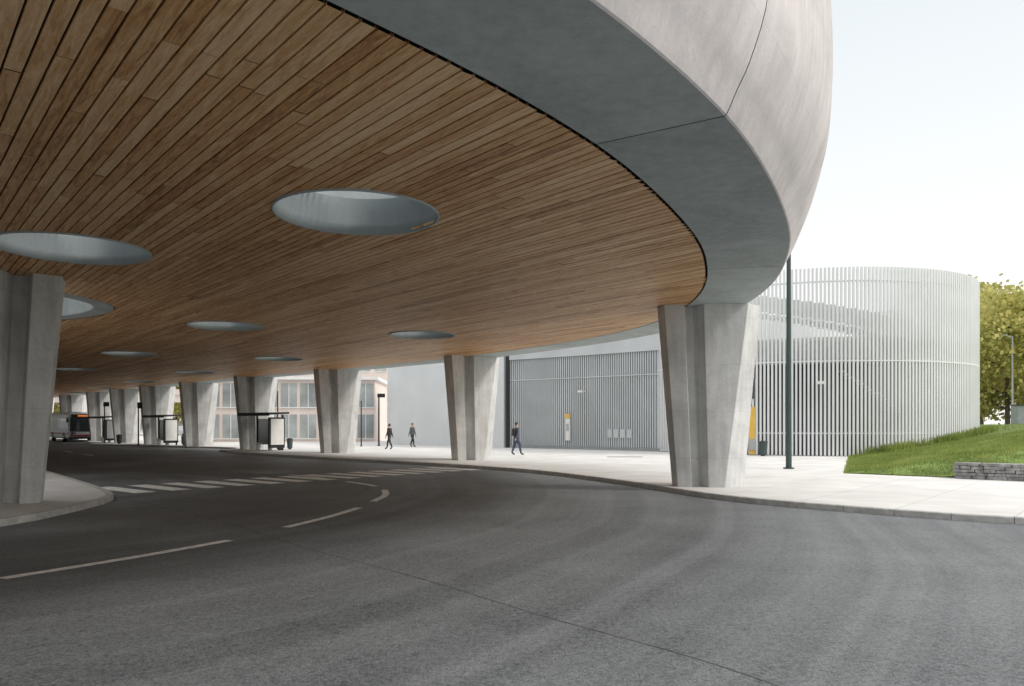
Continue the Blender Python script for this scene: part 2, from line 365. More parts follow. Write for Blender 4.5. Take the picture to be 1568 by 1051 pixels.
# ---- columns
def column(x,y,dirv,flip=1,sc=1.0):
    d=Vector(dirv).normalized(); t=Vector((-d.y,d.x))
    bot=[(-1.0,.26),(-.64,.42),(-.54,.04),(-.30,.06),(-.20,.54),(.22,.66),(.95,.26)]
    top=[(-1.42,.34),(-.90,.52),(-.78,.06),(-.50,.08),(-.36,.60),(.85,.80),(1.36,.40)]
    def full(P): return P+[(a,-b) for a,b in P[::-1]]
    B=full(bot);T=full(top);n=len(B);V=[];F=[];L=8
    for k in range(L+1):
        f=k/L; z=.10+(4.995-.10)*f
        for a,b in zip(B,T):
            r=(a[0]+(b[0]-a[0])*f)*sc; s=(a[1]+(b[1]-a[1])*f)*sc
            p=Vector((x,y))+d*r*flip+t*s; V.append((p.x,p.y,z))
    for k in range(L):
        for i in range(n):
            j=(i+1)%n; F.append([k*n+i,k*n+j,(k+1)*n+j,(k+1)*n+i])
    o=obj('folded_concrete_column',V,F,CONCC,canopy)
    b=o.modifiers.new('b','BEVEL'); b.width=.012; b.segments=2; b.limit_method='ANGLE'; b.angle_limit=.3
cols=[(5.38,21.0,(1,.10)),(-1.9,36.6,NX),(-10.3,45.5,NX),(-17.4,52.2,NX),(-24.2,59.4,NX),(-30,65,NX),(-35.2,70.2,NX),(-41.2,77.2,NX),(-48.5,85,NX),(-57,93,NX),(-66,101,NX)]
for i,(x,y,d) in enumerate(cols): column(x,y,d,sc=.95 if i==0 else 1)
column(-11.15,16.3,(.90,.43),flip=-1)
for k in range(1,7): column(-23.5-7.6*k,27+9.2*k,NX)
for x,y,d in [(-15,-4.4,(.1,-1)),(-40,0.8,(-.6,-.8)),(-62,25,(-.77,-.64)),(-78,42,(-.77,-.64)),(-92,59,(-.77,-.64))]: column(x,y,d)

# ------------------------------------------------------------------ ground, road, pavement
def rect(name,x0,y0,x1,y1,z,m): return obj(name,[(x0,y0,z),(x1,y0,z),(x1,y1,z),(x0,y1,z)],[[0,1,2,3]],m)
rect('ground',-1500,-1500,1500,1500,-.01,EARTH)
rect('asphalt_road',-140,-60,160,140,0,ASPH)
kr=[(90,-3),(60,1.5),(30,7),(14,12.1),(9.2,13.8),(6.4,16.3),(5.0,18.2),(4.2,20.3),(3.4,22.7),(1.5,27),(-.1,29.5),(-2.6,32.4),(-5.5,35.3),(-9.3,38.9),(-14.5,44.4),(-18.0,48.6),(-19.5,51.2),(-19.3,53.6),(-21.0,56.4),(-28,60.8),(-34.5,64.8),(-38.3,69.5),(-42.3,76.5),(-48,84),(-60,97),(-78,116)]
KR=resample(catmull(kr,10),1.0)
isl=[(-9.0,13.4),(-8.9,14.5),(-9.0,15.8),(-9.2,17.4),(-9.7,18.7),(-11.2,20.8),(-14.8,25.3),(-17.8,29),(-30,44),(-48,65),(-60,77),(-72,76),(-62,48),(-42,18),(-32,7),(-22,3.5),(-14,6.5),(-10.2,10.8)]
ISL=resample(catmull(isl,8,True),1.0,True)
def kerbline(name,P,closed,N):
    V=[];F=[]
    for i in range(len(P) if closed else len(P)-1):
        j=(i+1)%len(P); a,b=P[i],P[j]; na,nb=N[i],N[j]; e=(b-a).normalized()*.006
        a=a+e;b=b-e;k=len(V); w=.16
        for p,n in((a,na),(b,nb)):
            for d,z in((0,-.01),(0,.11),(.015,.126),(w,.126),(w,.05)): V.append((p.x+n.x*d,p.y+n.y*d,z))
        for t in range(4): F.append([k+t,k+5+t,k+6+t,k+t+1])
        F.append([k,k+1,k+2,k+3,k+4]); F.append([k+9,k+8,k+7,k+6,k+5])
    obj(name,V,F,KERB)
KN=normals(KR,False,True)
def fixn(P,N,i,target):
    if (Vector(target)-P[i]).dot(N[i])<0: return [-n for n in N]
    return N
i0=min(range(len(KR)),key=lambda i:(KR[i]-Vector((5,18.2))).length)
KN=fixn(KR,KN,i0,(12,22)); kerbline('kerb',KR,False,KN)
IN_=normals(ISL,True,True); IN_=fixn(ISL,IN_,0,(-14,18)); kerbline('kerb',ISL,True,IN_)
pv=[p+n*.164 for p,n in zip(KR,KN)]+[Vector((-78,400)),Vector((400,400)),Vector((400,-20))]
slab('pavement',[pv],.12,PAVE,None,.13)
slab('traffic_island',[[p+n*.164 for p,n in zip(ISL,IN_)]],.12,PAVE,None,.13)
def strip(name,pts,w,z,m):
    P=resample(catmull(pts,8),.3); N=normals(P,False); V=[];F=[]
    for p,n in zip(P,N): V+=[(p.x-n.x*w/2,p.y-n.y*w/2,z),(p.x+n.x*w/2,p.y+n.y*w/2,z)]
    for i in range(len(P)-1): F.append([2*i,2*i+1,2*i+3,2*i+2])
    return obj(name,V,F,m)
mk=empty('road_markings')
for pts in ([(-5.95,8.95),(-5.1,10.4),(-4.38,11.9)],[(-3.95,13.4),(-3.55,15),(-3.3,16.55)],[(-3.24,17.9),(-3.22,19.5),(-3.5,21.1)],[(-3.95,22.3),(-4.5,23.2),(-5.2,24.1)],[(-6.2,25.5),(-7.0,26.5),(-7.9,27.4)],[(-24,44),(-26,46.5)],[(-28,49),(-30,51.5)]):
    o=strip('lane_dash',pts,.18,.004,PAINT); o.parent=mk
cd=Vector((9.7,11.8)).normalized(); cp=Vector((cd.y,-cd.x)); mb=MB()
for k in range(15):
    c=Vector((-10.7,21.1))+cd*(k*1.0)
    a=c-cp*1.35-cd*.28;b=c+cp*1.35-cd*.28;e=c+cp*1.35+cd*.28;f=c-cp*1.35+cd*.28
    mb.quad((a.x,a.y,.004),(b.x,b.y,.004),(e.x,e.y,.004),(f.x,f.y,.004))
mb.make('zebra_crossing',[PAINT],mk)
strip('asphalt_joint',[(-9.4,18.6),(-7.5,16.6),(-5.2,14),(-3.1,11.3),(-1.1,9.0),(.3,7.2),(1.7,5.5),(3,3)],.016,.003,TAR)
mb=MB(); mb.box((5.8,39.5,.125),(1.8,.35,.012)); mb.make('drain_grate',[BLACK])
mb=MB(); mb.cyl((-19,29,.0),(-19,29,.006),.32,.32,24); mb.make('manhole_cover',[TAR])

# ------------------------------------------------------------------ drum building
drum=empty('slatted_drum_building')
cx,cy,R=18.8,50.2,10.0
mb=MB(); n=310
for i in range(n):
    t=2*math.pi*i/n; mb.box((cx+R*math.cos(t),cy+R*math.sin(t),5.1),(.12,.105,9.9),rz=t)
mb.make('vertical_fins',[METAL],drum)
def ring(z,r0,r1,h,m,name,parent=drum,c=(cx,cy),N=96,a0=0,a1=2*math.pi):
    V=[];F=[];full=abs(a1-a0-2*math.pi)<.01
    K=N if full else N+1
    for i in range(K):
        t=a0+(a1-a0)*i/N
        for r,zz in((r0,z),(r1,z),(r1,z+h),(r0,z+h)): V.append((c[0]+r*math.cos(t),c[1]+r*math.sin(t),zz))
    for i in range(N):
        j=(i+1)%K
        for a in range(4): b=(a+1)%4; F.append([i*4+a,j*4+a,j*4+b,i*4+b])
    return obj(name,V,F,m,parent)
for z in(1.3,9.3): ring(z,R-.12,R+.02,.06,METAL,'fin_rail')
ring(5.1,R-.12,R+.068,.07,METAL,'fin_rail')
ring(6.25,R-.3,R-.075,.16,WHITE,'floor_edge')
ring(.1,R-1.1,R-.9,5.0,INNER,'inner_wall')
ring(5.05,.5,R-.35,.25,METAL2,'upper_floor')
ring(5.3,R-1.0,R-.9,1.0,WHITE,'deck_parapet',a0=math.radians(180),a1=math.radians(330))
ring(.1,2.9,3.0,8.4,WHITE,'stair_core')
mb=MB()
for i in range(60):
    t=math.radians(200+i*3.4); z=.3+i*.165
    if z<9.6: mb.box((cx+(R-2)*math.cos(t),cy+(R-2)*math.sin(t),z),(1.9,.55,.18),rz=t)
for i in range(36):
    t=math.radians(320-i*3.6); z=5.3+i*.11
    mb.box((cx+(R-1.5)*math.cos(t),cy+(R-1.5)*math.sin(t),z),(1.4,.62,.16),rz=t)
    mb.box((cx+(R-.8)*math.cos(t),cy+(R-.8)*math.sin(t),z+.6),(.05,.6,.9),rz=t)
for i in range(26):
    t=math.radians(262+i*1.5); z=4.6-i*.165
    mb.box((cx+(R-.5)*math.cos(t),cy+(R-.5)*math.sin(t),z),(.5,.28,.10),rz=t)
mb.make('helical_stair',[WHITE],drum)
# ------------------------------------------------------------------ slatted hall
hall=empty('slatted_station_hall')
HW=resample([Vector(p) for p in catmull([(-.2,55.2),(4.8,51.4),(9.2,47.6),(12.0,45.4)],10)],.17)
HN=normals(HW,False); mb=MB()
for p,q in zip(HW[:-1],HW[1:]):
    a=math.atan2(q.y-p.y,q.x-p.x); mb.box((p.x,p.y,3.9),(.085,.12,7.5),rz=a)
mb.make('wall_fins',[METAL2],hall)
def wallpath(name,P,z0,z1,th,m,parent,off=0):
    V=[];F=[];N=normals(P,False)
    for p,n in zip(P,N):
        for d in(off,off-th):
            V+=[(p.x+n.x*d,p.y+n.y*d,z0),(p.x+n.x*d,p.y+n.y*d,z1)]
    for i in range(len(P)-1):
        k=4*i;l=4*i+4
        F+=[[k,l,l+1,k+1],[k+2,k+3,l+3,l+2],[k+1,l+1,l+3,k+3],[k,k+2,l+2,l]]
    F+=[[0,1,3,2],[len(V)-4,len(V)-2,len(V)-1,len(V)-3]]
    return obj(name,V,F,m,parent)
wallpath('wall_backing',HW,.1,7.8,.2,WALLG,hall,-.12)
wallpath('roof_fascia',HW,6.4,8.2,.1,METAL2,hall,.16)
wallpath('mid_rail',HW,4.9,4.96,.03,METAL2,hall,.09)
wallpath('plinth',HW,.1,.3,.05,WALLG,hall,.13)
PW=catmull([(-.4,55.3),(-4.5,59),(-8,62.6),(-10.2,65.5),(-10.6,70),(-9,76)],6)
wallpath('pale_panel_wall',PW,.1,7.4,.3,WALLL,hall)
mb=MB(); PWr=resample(PW,1.25)
for p in PWr: mb.box((p.x+.03,p.y-.03,3.7),(.05,.05,7.4))
mb.make('panel_joints',[METAL2],hall)
mb=MB(); mb.box((-.3,55.15,3.9),(.25,.3,7.6)); mb.make('corner_post',[BLACK],hall)
wallpath('panel_mid_line',[p for p in PW],4.2,4.26,.02,METAL2,hall,.03)
def hallpt(x):
    i=min(range(len(HW)),key=lambda i:abs(HW[i].x-x)); return HW[i],HN[i] if HN[i].y<0 else -HN[i]
p,n_=hallpt(3.9)
mb=MB(); an=math.atan2(n_.y,n_.x)
def onwall(off,z,sz,mi): c=p+n_*off; mb.box((c.x,c.y,z),sz,rz=an,mi=mi)
onwall(.16,1.45,(.08,.36,1.5),0); onwall(.17,2.35,(.1,.38,.3),1); onwall(.205,1.6,(.02,.24,.5),2)
mb.make('information_panel',[WHITE,YEL,GREYP],None,bevel=.01)
p,n_=hallpt(5.0); an=math.atan2(n_.y,n_.x); mb=MB()
onwall(.3,4.0,(.5,.06,.06),0); onwall(.62,3.97,(.26,.3,.14),0); onwall(.62,3.895,(.2,.24,.02),1)
mb.make('wall_lamp',[WHITE,WHITE],None,bevel=.01)
t=math.radians(255); p=Vector((cx+R*math.cos(t),cy+R*math.sin(t))); n_=Vector((math.cos(t),math.sin(t))); an=t; mb=MB()
onwall(.3,4.0,(.5,.06,.06),0); onwall(.6,3.97,(.26,.3,.14),0); onwall(.6,3.895,(.2,.24,.02),1)
mb.make('wall_lamp',[WHITE,WHITE],None,bevel=.01)
p,n_=hallpt(7.0); an=math.atan2(n_.y,n_.x); mb=MB()
for k in range(4):
    c=p+n_*.06+Vector((-n_.y,n_.x))*(k*.5-.8); mb.box((c.x,c.y,1.2),(.05,.3,.55),rz=an)
mb.make('meter_boxes',[METAL2],None,bevel=.01)
mb=MB(); mb.box((13.1,41.9,1.45),(.34,.12,2.6),rz=-.3,mi=0); mb.box((13.1,41.9,3.75),(.36,.12,1.1),rz=-.3,mi=1); mb.box((13.1,41.82,.7),(.28,.04,.6),rz=-.3,mi=2)
for s in(-.17,.17): mb.box((13.1+s*math.cos(-.3),41.9+s*math.sin(-.3),2.2),(.04,.14,4.2),rz=-.3,mi=2)
mb.make('ticket_kiosk',[YEL,GLASS,GREYP],None,bevel=.005)

# ------------------------------------------------------------------ lamp posts, bins
def lamp(x,y,h,r,m,z0=.12,arm=1.4,ang=0):
    mb=MB(); mb.cyl((x,y,z0),(x,y,z0+.05),r*1.9,r*1.9,20); mb.cyl((x,y,z0+.05),(x,y,z0+1.2),r*1.05,r*1.0,20); mb.cyl((x,y,z0+1.2),(x,y,h),r,r*.75,20)
    mb.cyl((x,y,h-.1),(x+arm*math.cos(ang),y+arm*math.sin(ang),h+.15),.05,.04,10)
    mb.box((x+(arm+.3)*math.cos(ang),y+(arm+.3)*math.sin(ang),h+.17),(.8,.3,.12),rz=ang)
    mb.make('street_lamp',[m],None)
lamp(10.45,29.0,8.6,.105,POLE,ang=math.pi*.9)
lamp(40.4,62,8.9,.07,GREYP,z0=1.2,arm=.6,ang=2.0)
def bin_(x,y,h=.85,r=.24):
    mb=MB(); mb.cyl((x,y,.2),(x,y,h),r*.85,r,20); mb.cyl((x,y,h),(x,y,h+.04),r*1.1,r*1.1,20); mb.cyl((x,y,.12),(x,y,.2),r*.5,r*.5,12)
    mb.cyl((x,y,h+.04),(x,y,h+.08),r*.6,r*.5,16,mi=1); mb.make('litter_bin',[POLE,BLACK],None)
bin_(13.3,40.7); bin_(-15.0,49.6,.85,.22); bin_(-14.9,51.5,.8,.2); bin_(-34,66.5); bin_(-26.5,62,.8,.2)
def pole(x,y,h,r=.07,sign=None):
    mb=MB(); mb.cyl((x,y,.12),(x,y,h),r,r*.8,12); mb.cyl((x,y,.12),(x,y,.17),r*2,r*2,12)
    if sign: mb.box((x+sign[0]/2*.6,y,h-sign[1]/2),(sign[0],.06,sign[1]),mi=1)
    mb.make('bus_stop_sign_post',[BLACK,BLACK],None)
pole(-10.4,60,4.2,.07,(.6,.3)); pole(-25.9,60.8,4.6,.08); pole(-11.5,58.6,3.6,.05); pole(-30.6,62.9,3.6,.06,(.4,.5)); pole(-36.6,69,3.8,.06,(.5,.4)); pole(-16.9,55.4,4.2,.05)
def shelter(x,y,ang,L=2.9):
    e=empty('bus_shelter',(x,y,.12)); e.rotation_euler=(0,0,ang)
    mb=MB()
    for px in(-L/2+.15,L/2-.15): mb.box((px,.55,1.15),(.09,.09,2.3))
    mb.make('posts',[BLACK],e)
    mb=MB(); mb.box((0,.05,2.38),(L+.3,1.6,.12),rx=.05); mb.box((0,-.72,2.32),(L+.3,.06,.2)); mb.make('canopy',[BLACK],e,bevel=.01)
    mb=MB(); mb.box((0,.58,1.2),(L-.4,.02,1.7)); mb.make('glass_back',[PGLASS],e)
    mb=MB(); mb.box((L/2-.05,-.0,1.15),(.14,1.2,1.95),mi=0); mb.box((L/2-.13,0,1.2),(.03,1.0,1.65),mi=1); mb.box((L/2+.03,0,1.2),(.03,1.0,1.65),mi=1); mb.make('poster_case',[BLACK,WHITE],e)
    mb=MB(); mb.box((-.3,.35,.47),(1.6,.35,.05)); mb.box((-.9,.35,.22),(.06,.3,.45)); mb.box((.3,.35,.22),(.06,.3,.45)); mb.make('bench_seat',[GREYP],e)
shelter(-16.2,49.9,math.radians(-35)); shelter(-28.6,62.6,math.radians(-35)); shelter(-38.4,72.3,math.radians(-35)); shelter(-45,82,math.radians(-35))

# ------------------------------------------------------------------ bus
def bus(x,y,ang):
    e=empty('city_bus',(x,y,0)); e.rotation_euler=(0,0,ang)
    L=12;Wd=2.5
    mb=MB(); mb.box((0,L/2,1.62),(Wd,L,2.6)); mb.make('body',[BUSW],e,bevel=.12)
    mb=MB(); mb.box((0,L/2+.3,2.98),(2.1,9,.2)); mb.make('roof_unit',[GREYP],e,bevel=.06)
    mb=MB(); mb.box((0,-.012,1.78),(2.3,.05,1.45)); mb.make('windscreen',[GLASS],e,bevel=.02)
    mb=MB(); mb.box((0,-.02,2.66),(2.1,.05,.3)); mb.make('destination_box',[BLACK],e)
    mb=MB(); mb.box((0,-.05,2.66),(.9,.02,.15)); mb.make('destination_display',[LIT],e)
    mb=MB(); mb.box((0,-.02,.66),(2.3,.05,.18)); mb.make('front_stripe',[RED],e,bevel=.02)
    mb=MB(); mb.box((0,-.04,.42),(2.5,.12,.22)); mb.make('bumper',[BLACK],e,bevel=.03)
    mb=MB()
    for s in(-.95,.95): mb.cyl((s,-.06,.90),(s,-.02,.90),.12,.12,16); mb.cyl((s*.75,-.06,.90),(s*.75,-.02,.90),.09,.09,16)
    mb.make('headlights',[GLASS],e)
    mb=MB()
    for s in(-1,1):
        for k in range(7): mb.box((s*1.252,1.1+k*1.6,1.9),(.02,1.45,1.05))
    mb.make('side_windows',[GLASS],e)
    mb=MB()
    for s in(-1,1): mb.box((s*1.255,6,.85),(.012,11.6,.18))
    mb.make('side_stripe',[RED],e)
    mb=MB()
    for s in(-1,1):
        for yy in(2.6,9.0):
            mb.cyl((s*.98,yy,.48),(s*1.27,yy,.48),.48,.48,24); mb.cyl((s*1.27,yy,.48),(s*1.285,yy,.48),.26,.24,16,mi=1)
    mb.make('wheels',[RUB,GREYP],e)
    mb=MB()
    for s in(-1,1): mb.box((s*1.42,-.25,2.2),(.2,.14,.42)); mb.cyl((s*1.2,0,2.55),(s*1.42,-.25,2.45),.03,.03,8)
    mb.make('mirrors',[BLACK],e,bevel=.02)
    mb=MB(); mb.cyl((-.7,-.04,1.15),(.3,-.045,1.5),.015,.012,6); mb.cyl((.2,-.04,1.15),(1.0,-.045,1.5),.015,.012,6); mb.make('wipers',[BLACK],e)
bus(-43.6,78.0,math.atan2(.768,-.64)-math.pi/2)

# ------------------------------------------------------------------ people
SKIN=mat('skin',(.50,.30,.22),rough=.5,var=.05); HAIR=mat('dark_hair',(.03,.022,.018),rough=.6,var=.3,scale=30); SHOE=mat('shoes',(.03,.03,.03),rough=.6)
EYE=mat('eye',(.02,.02,.02),rough=.2)
def skinmesh(verts,edges,root=0,sub=2):
    me=bpy.data.meshes.new('t'); me.from_pydata([v[0] for v in verts],edges,[]); o=bpy.data.objects.new('t',me); COL.objects.link(o)
    sk=o.modifiers.new('s','SKIN')
    for i,v in enumerate(verts):
        sv=me.skin_vertices[0].data[i]; sv.radius=v[1]; sv.use_root=(i==root)
    su=o.modifiers.new('u','SUBSURF'); su.levels=sub; su.render_levels=sub
    dg=bpy.context.evaluated_depsgraph_get(); r=bpy.data.meshes.new_from_object(o.evaluated_get(dg))
    bpy.data.objects.remove(o); return r
def person(x,y,ang,jacket,trouser,stride=.32,bag=False,h=1.0):
    e=empty('pedestrian',(x,y,.12)); e.rotation_euler=(0,0,ang); e.scale=(h,h,h)
    JM=mat('jacket',jacket,rough=.8,var=.2,scale=12); TM=mat('trousers',trouser,rough=.85,var=.2,scale=12)
    s=stride
    V=[((0,0,.96),(.16,.12)),((0,0,1.14),(.155,.115)),((0,.0,1.33),(.185,.13)),((0,0,1.44),(.11,.09)),((0,.01,1.51),(.055,.055)),((0,.02,1.58),(.066,.078)),((0,.025,1.66),(.078,.095)),((0,.015,1.735),(.05,.06))]
    E=[(i,i+1) for i in range(7)]
    def add(p,r,prev): V.append((p,r)); E.append((prev,len(V)-1)); return len(V)-1
    hands=[]
    for sd,sw in((-1,1),(1,-1)):
        a=add((sd*.17,0,1.41),(.08,.08),3); a=add((sd*.205,.01*sw,1.27),(.065,.065),a)
        a=add((sd*.22,.05*sw,1.11),(.055,.055),a); a=add((sd*.22,.16*sw,.90),(.038,.038),a); hands.append((sd*.22,.16*sw,.90,sd,sw))
        l=add((sd*.095,0,.88),(.10,.105),0); f=-sw*s
        kx=(sd*.095,f*.55+.05,.50); l=add((sd*.095,f*.25+.02,.70),(.09,.095),l); l=add(kx,(.07,.072),l)
        ank=(sd*.10,f,.09 if f>0 else .14); l=add((sd*.098,(kx[1]+ank[1])/2-.02,.30),(.062,.066),l); l=add(ank,(.048,.052),l)
        l=add((sd*.105,f+.07,.05 if f>0 else .06),(.046,.038),l); l=add((sd*.11,f+.17,.035),(.038,.03),l)
    me=skinmesh(V,E)
    for m in(SKIN,JM,TM,SHOE): me.materials.append(m)
    for p in me.polygons:
        c=p.center; p.use_smooth=True
        if c.z>1.475 and abs(c.x)<.12: k=0
        elif c.z<.12 : k=3
        elif c.z<.93 and abs(c.x)<.19: k=2
        elif c.z<.93: k=0 if c.z<.9 else 1
        else: k=1
        p.material_index=k
    o=bpy.data.objects.new('body',me); COL.objects.link(o); o.parent=e
    for (hx,hy,hz,sd,sw) in hands:
        V=[((hx,hy,hz+.01),(.028,.022)),((hx,hy+.01*sw,hz-.05),(.02,.038))];E=[(0,1)]
        def ad(p,r,pv): V.append((p,r)); E.append((pv,len(V)-1)); return len(V)-1
        for k in range(4):
            o_=(k-1.5)*.02; ln=(.065,.078,.082,.06)[k]
            a=ad((hx,hy+o_,hz-.085),(.0095,.0095),1); a=ad((hx-sd*.008,hy+o_,hz-.085-ln*.5),(.0085,.0085),a); ad((hx-sd*.025,hy+o_,hz-.085-ln),(.0075,.0075),a)
        a=ad((hx-sd*.015,hy+.04,hz-.05),(.011,.011),0); ad((hx-sd*.02,hy+.055,hz-.085),(.009,.009),a)
        mh=skinmesh(V,E,0,1); mh.materials.append(SKIN); oh=bpy.data.objects.new('hand',mh); COL.objects.link(oh); oh.parent=e
    bm=bmesh.new(); bmesh.ops.create_uvsphere(bm,u_segments=18,v_segments=12,radius=1)
    for v in bm.verts: v.co=Vector((v.co.x*.09,v.co.y*.108,v.co.z*.105))
    bmesh.ops.delete(bm,geom=[v for v in bm.verts if v.co.y>.045 and v.co.z<.045 or v.co.z<-.055],context='VERTS')
    mh=bpy.data.meshes.new('hair'); bm.to_mesh(mh); mh.materials.append(HAIR); oh=bpy.data.objects.new('hair',mh); oh.location=(0,.01,1.675); COL.objects.link(oh); oh.parent=e
    mb=MB(); mb.cyl((0,.105,1.67),(0,.125,1.63),.008,.014,8,mi=0)
    for sd in(-1,1): mb.cyl((sd*.03,.098,1.665),(sd*.03,.108,1.665),.011,.009,8,mi=1); mb.cyl((sd*.075,.02,1.65),(sd*.09,.015,1.655),.02,.026,8,mi=0)
    mb.box((0,.108,1.598),(.04,.012,.008),mi=2); mb.make('face_features',[SKIN,EYE,RED],e)
    if bag:
        mb=MB(); mb.box((0,-.17,1.22),(.3,.16,.42)); mb.make('backpack',[BLACK],e,bevel=.05)
person(.25,42.2,math.radians(-65),(.07,.085,.12),(.06,.08,.14),.22,True,1.02)
person(-7.4,57,math.radians(-120),(.12,.12,.125),(.05,.05,.055),.24)
person(-8.3,52,math.radians(70),(.03,.03,.032),(.05,.05,.055),.26,False,.97)
person(-31.5,82,math.radians(150),(.02,.02,.03),(.02,.02,.02),.3)
person(-24.8,63.2,math.radians(100),(.05,.03,.03),(.02,.02,.02),.2)

# ------------------------------------------------------------------ grass mound, wall
def hM(x,y):
    d=(x-13.2)*.91-(y-30.4)*.41
    df=(x-13.9)*.67+(y-23.95)*.74
    s=(x-13.9)*.74-(y-23.95)*.67
    k=max(0,min(1,(s+.3)/.9)); k=k*k*(3-2*k)
    d=max(0,d); h=.115+min(.115*d+.008*d*d, .30*k+.22*max(0,df))
    return min(h,1.75)
def inM(x,y):
    d=(x-13.2)*.91-(y-30.4)*.41; df=(x-13.9)*.67+(y-23.95)*.74
    return d>0 and df>0
nx,ny=150,180; X0,Y0,dx=9.5,5.0,.36
bmg=bmesh.new(); vs=[]
for j in range(ny):
    for i in range(nx):
        x=X0+i*dx;y=Y0+j*dx
        vs.append(bmg.verts.new((x,y,hM(x,y)+.03*math.sin(x*1.3)*math.cos(y*1.1)*min(1,max(0,(x-13.2)*.91-(y-30.4)*.41)*.2,)*min(1,max(0,((x-13.9)*.67+(y-23.95)*.74)*.4)))))
for j in range(ny-1):
    for i in range(nx-1): bmg.faces.new([vs[j*nx+i],vs[j*nx+i+1],vs[(j+1)*nx+i+1],vs[(j+1)*nx+i]])
def bis(co,no):
    g=bmg.verts[:]+bmg.edges[:]+bmg.faces[:]; bmesh.ops.bisect_plane(bmg,geom=g,plane_co=co,plane_no=no,clear_inner=True)
bis((13.2,30.4,0),(.91,-.41,0)); bis((13.95,24.0,0),(.67,.74,0))
for v in bmg.verts: v.co.z+=.012
me=bpy.data.meshes.new('grass_mound'); bmg.to_mesh(me); me.materials.append(TURF)
for p in me.polygons: p.use_smooth=True
mo=bpy.data.objects.new('grass_mound',me); COL.objects.link(mo)
V=[];F=[]; rg=random.Random(5); cnt=0
while cnt<60000:
    x=rg.uniform(11,42);y=rg.uniform(10,50)
    if rg.random()<.6: x=rg.uniform(11,24);y=rg.uniform(19,42)
    if not inM(x,y): continue
    if (x-cx)**2+(y-cy)**2<(R+.1)**2: continue
    cnt+=1; z=hM(x,y)-.01; a=rg.uniform(0,6.28); h=rg.uniform(.05,.15)*(1.5 if rg.random()<.08 else 1); w=.018; lx=rg.uniform(-.06,.06);ly=rg.uniform(-.06,.06)
    k=len(V); V+=[(x-w*math.cos(a),y-w*math.sin(a),z),(x+w*math.cos(a),y+w*math.sin(a),z),(x+lx,y+ly,z+h)]; F.append([k,k+1,k+2])
for c in range(30):
    a=math.radians(rg.uniform(268,322)); x0=cx+(R+.5)*math.cos(a);y0=cy+(R+.5)*math.sin(a)
    for b in range(120):
        x=x0+rg.gauss(0,.25);y=y0+rg.gauss(0,.25)
        if (x-cx)**2+(y-cy)**2<(R+.12)**2: continue
        z=(hM(x,y) if inM(x,y) else .12); h=rg.uniform(.15,.55); q=rg.uniform(0,6.28); k=len(V); w=.03
        V+=[(x-w*math.cos(q),y-w*math.sin(q),z),(x+w*math.cos(q),y+w*math.sin(q),z),(x+rg.uniform(-.12,.12),y+rg.uniform(-.12,.12),z+h)]; F.append([k,k+1,k+2])
obj('grass',V,F,GRASS)
mb=MB(); wd=Vector((.74,-.67)); base=Vector((13.9,23.95)); an=math.atan2(wd.y,wd.x)
for row in range(5):
    s=rg.uniform(-.1,0)
    while s<14:
        l=rg.uniform(.14,.42); c=base+wd*(s+l/2)
        mb.box((c.x+rg.uniform(-.02,.02),c.y+rg.uniform(-.02,.02),.12+.05+row*.1),(l-.012,.42,.092),rz=an+rg.uniform(-.03,.03),rx=rg.uniform(-.04,.04)); s+=l
mb.make('dry_stone_wall',[STONE],None,bevel=.014)

# ------------------------------------------------------------------ trees
def tree_mesh(seed,h,cr,nl=10000,ls=.2):
    r=random.Random(seed); mb=MB(); mb.cyl((0,0,0),(0,.1,h*.35),.22,.15,10); mb.cyl((0,.1,h*.35),(.1,0,h*.75),.15,.06,8)
    tips=[]
    for k in range(16):
        z=h*(.15+.6*r.random()); a=r.uniform(0,6.28); l=cr*r.uniform(.5,.95)*(1-.3*abs(z/h-.55)); p0=(0,.05,z); p1=Vector((l*math.cos(a),l*math.sin(a),z+l*r.uniform(.1,.6)))
        mb.cyl(p0,p1,.06,.02,6); tips.append(p1)
    cl=list(tips)
    for k in range(70):
        u=Vector((r.gauss(0,1),r.gauss(0,1),r.gauss(0,1))).normalized()*r.uniform(.45,1)**.5
        cl.append(Vector((u.x*cr,u.y*cr,h*.54+u.z*h*.44)))
    for k in range(nl):
        c=r.choice(cl); p=c+Vector((r.gauss(0,1),r.gauss(0,1),r.gauss(0,.8)))*cr*.16
        if p.z<.3: continue
        n=Vector((r.gauss(0,1),r.gauss(0,1),r.gauss(0,1))).normalized(); a=n.orthogonal()*ls*r.uniform(.5,1); b=n.cross(a)*.7
        mb.quad(p-a,p-b,p+a,p+b,1)
    me=bpy.data.meshes.new('tree'); me.from_pydata([tuple(v) for v in mb.v],[],mb.f); me.materials.append(BARK);me.materials.append(LEAF)
    me.polygons.foreach_set('material_index',mb.m); return me
T1=tree_mesh(1,12.5,4.4);T2=tree_mesh(2,10.5,3.9)
def tree(x,y,me,s=1,rz=0,z=0):
    o=bpy.data.objects.new('deciduous_tree',me); o.location=(x,y,z); o.scale=(s,s,s); o.rotation_euler=(0,0,rz); COL.objects.link(o)
tree(42.6,66,T1,1.0,0,1); tree(48,69,T2,1.25,1,1); tree(57,63,T1,1.05,2,1); tree(50,82,T2,1.5,3,1); tree(60,80,T1,1.2,4,1)
for x,y,s in[(-46,118,.9),(-52,126,1.1),(-60,120,.9),(-38,120,.8),(-75,130,1.2),(-84,128,1)]: tree(x,y,random.choice([T1,T2]),s,x)

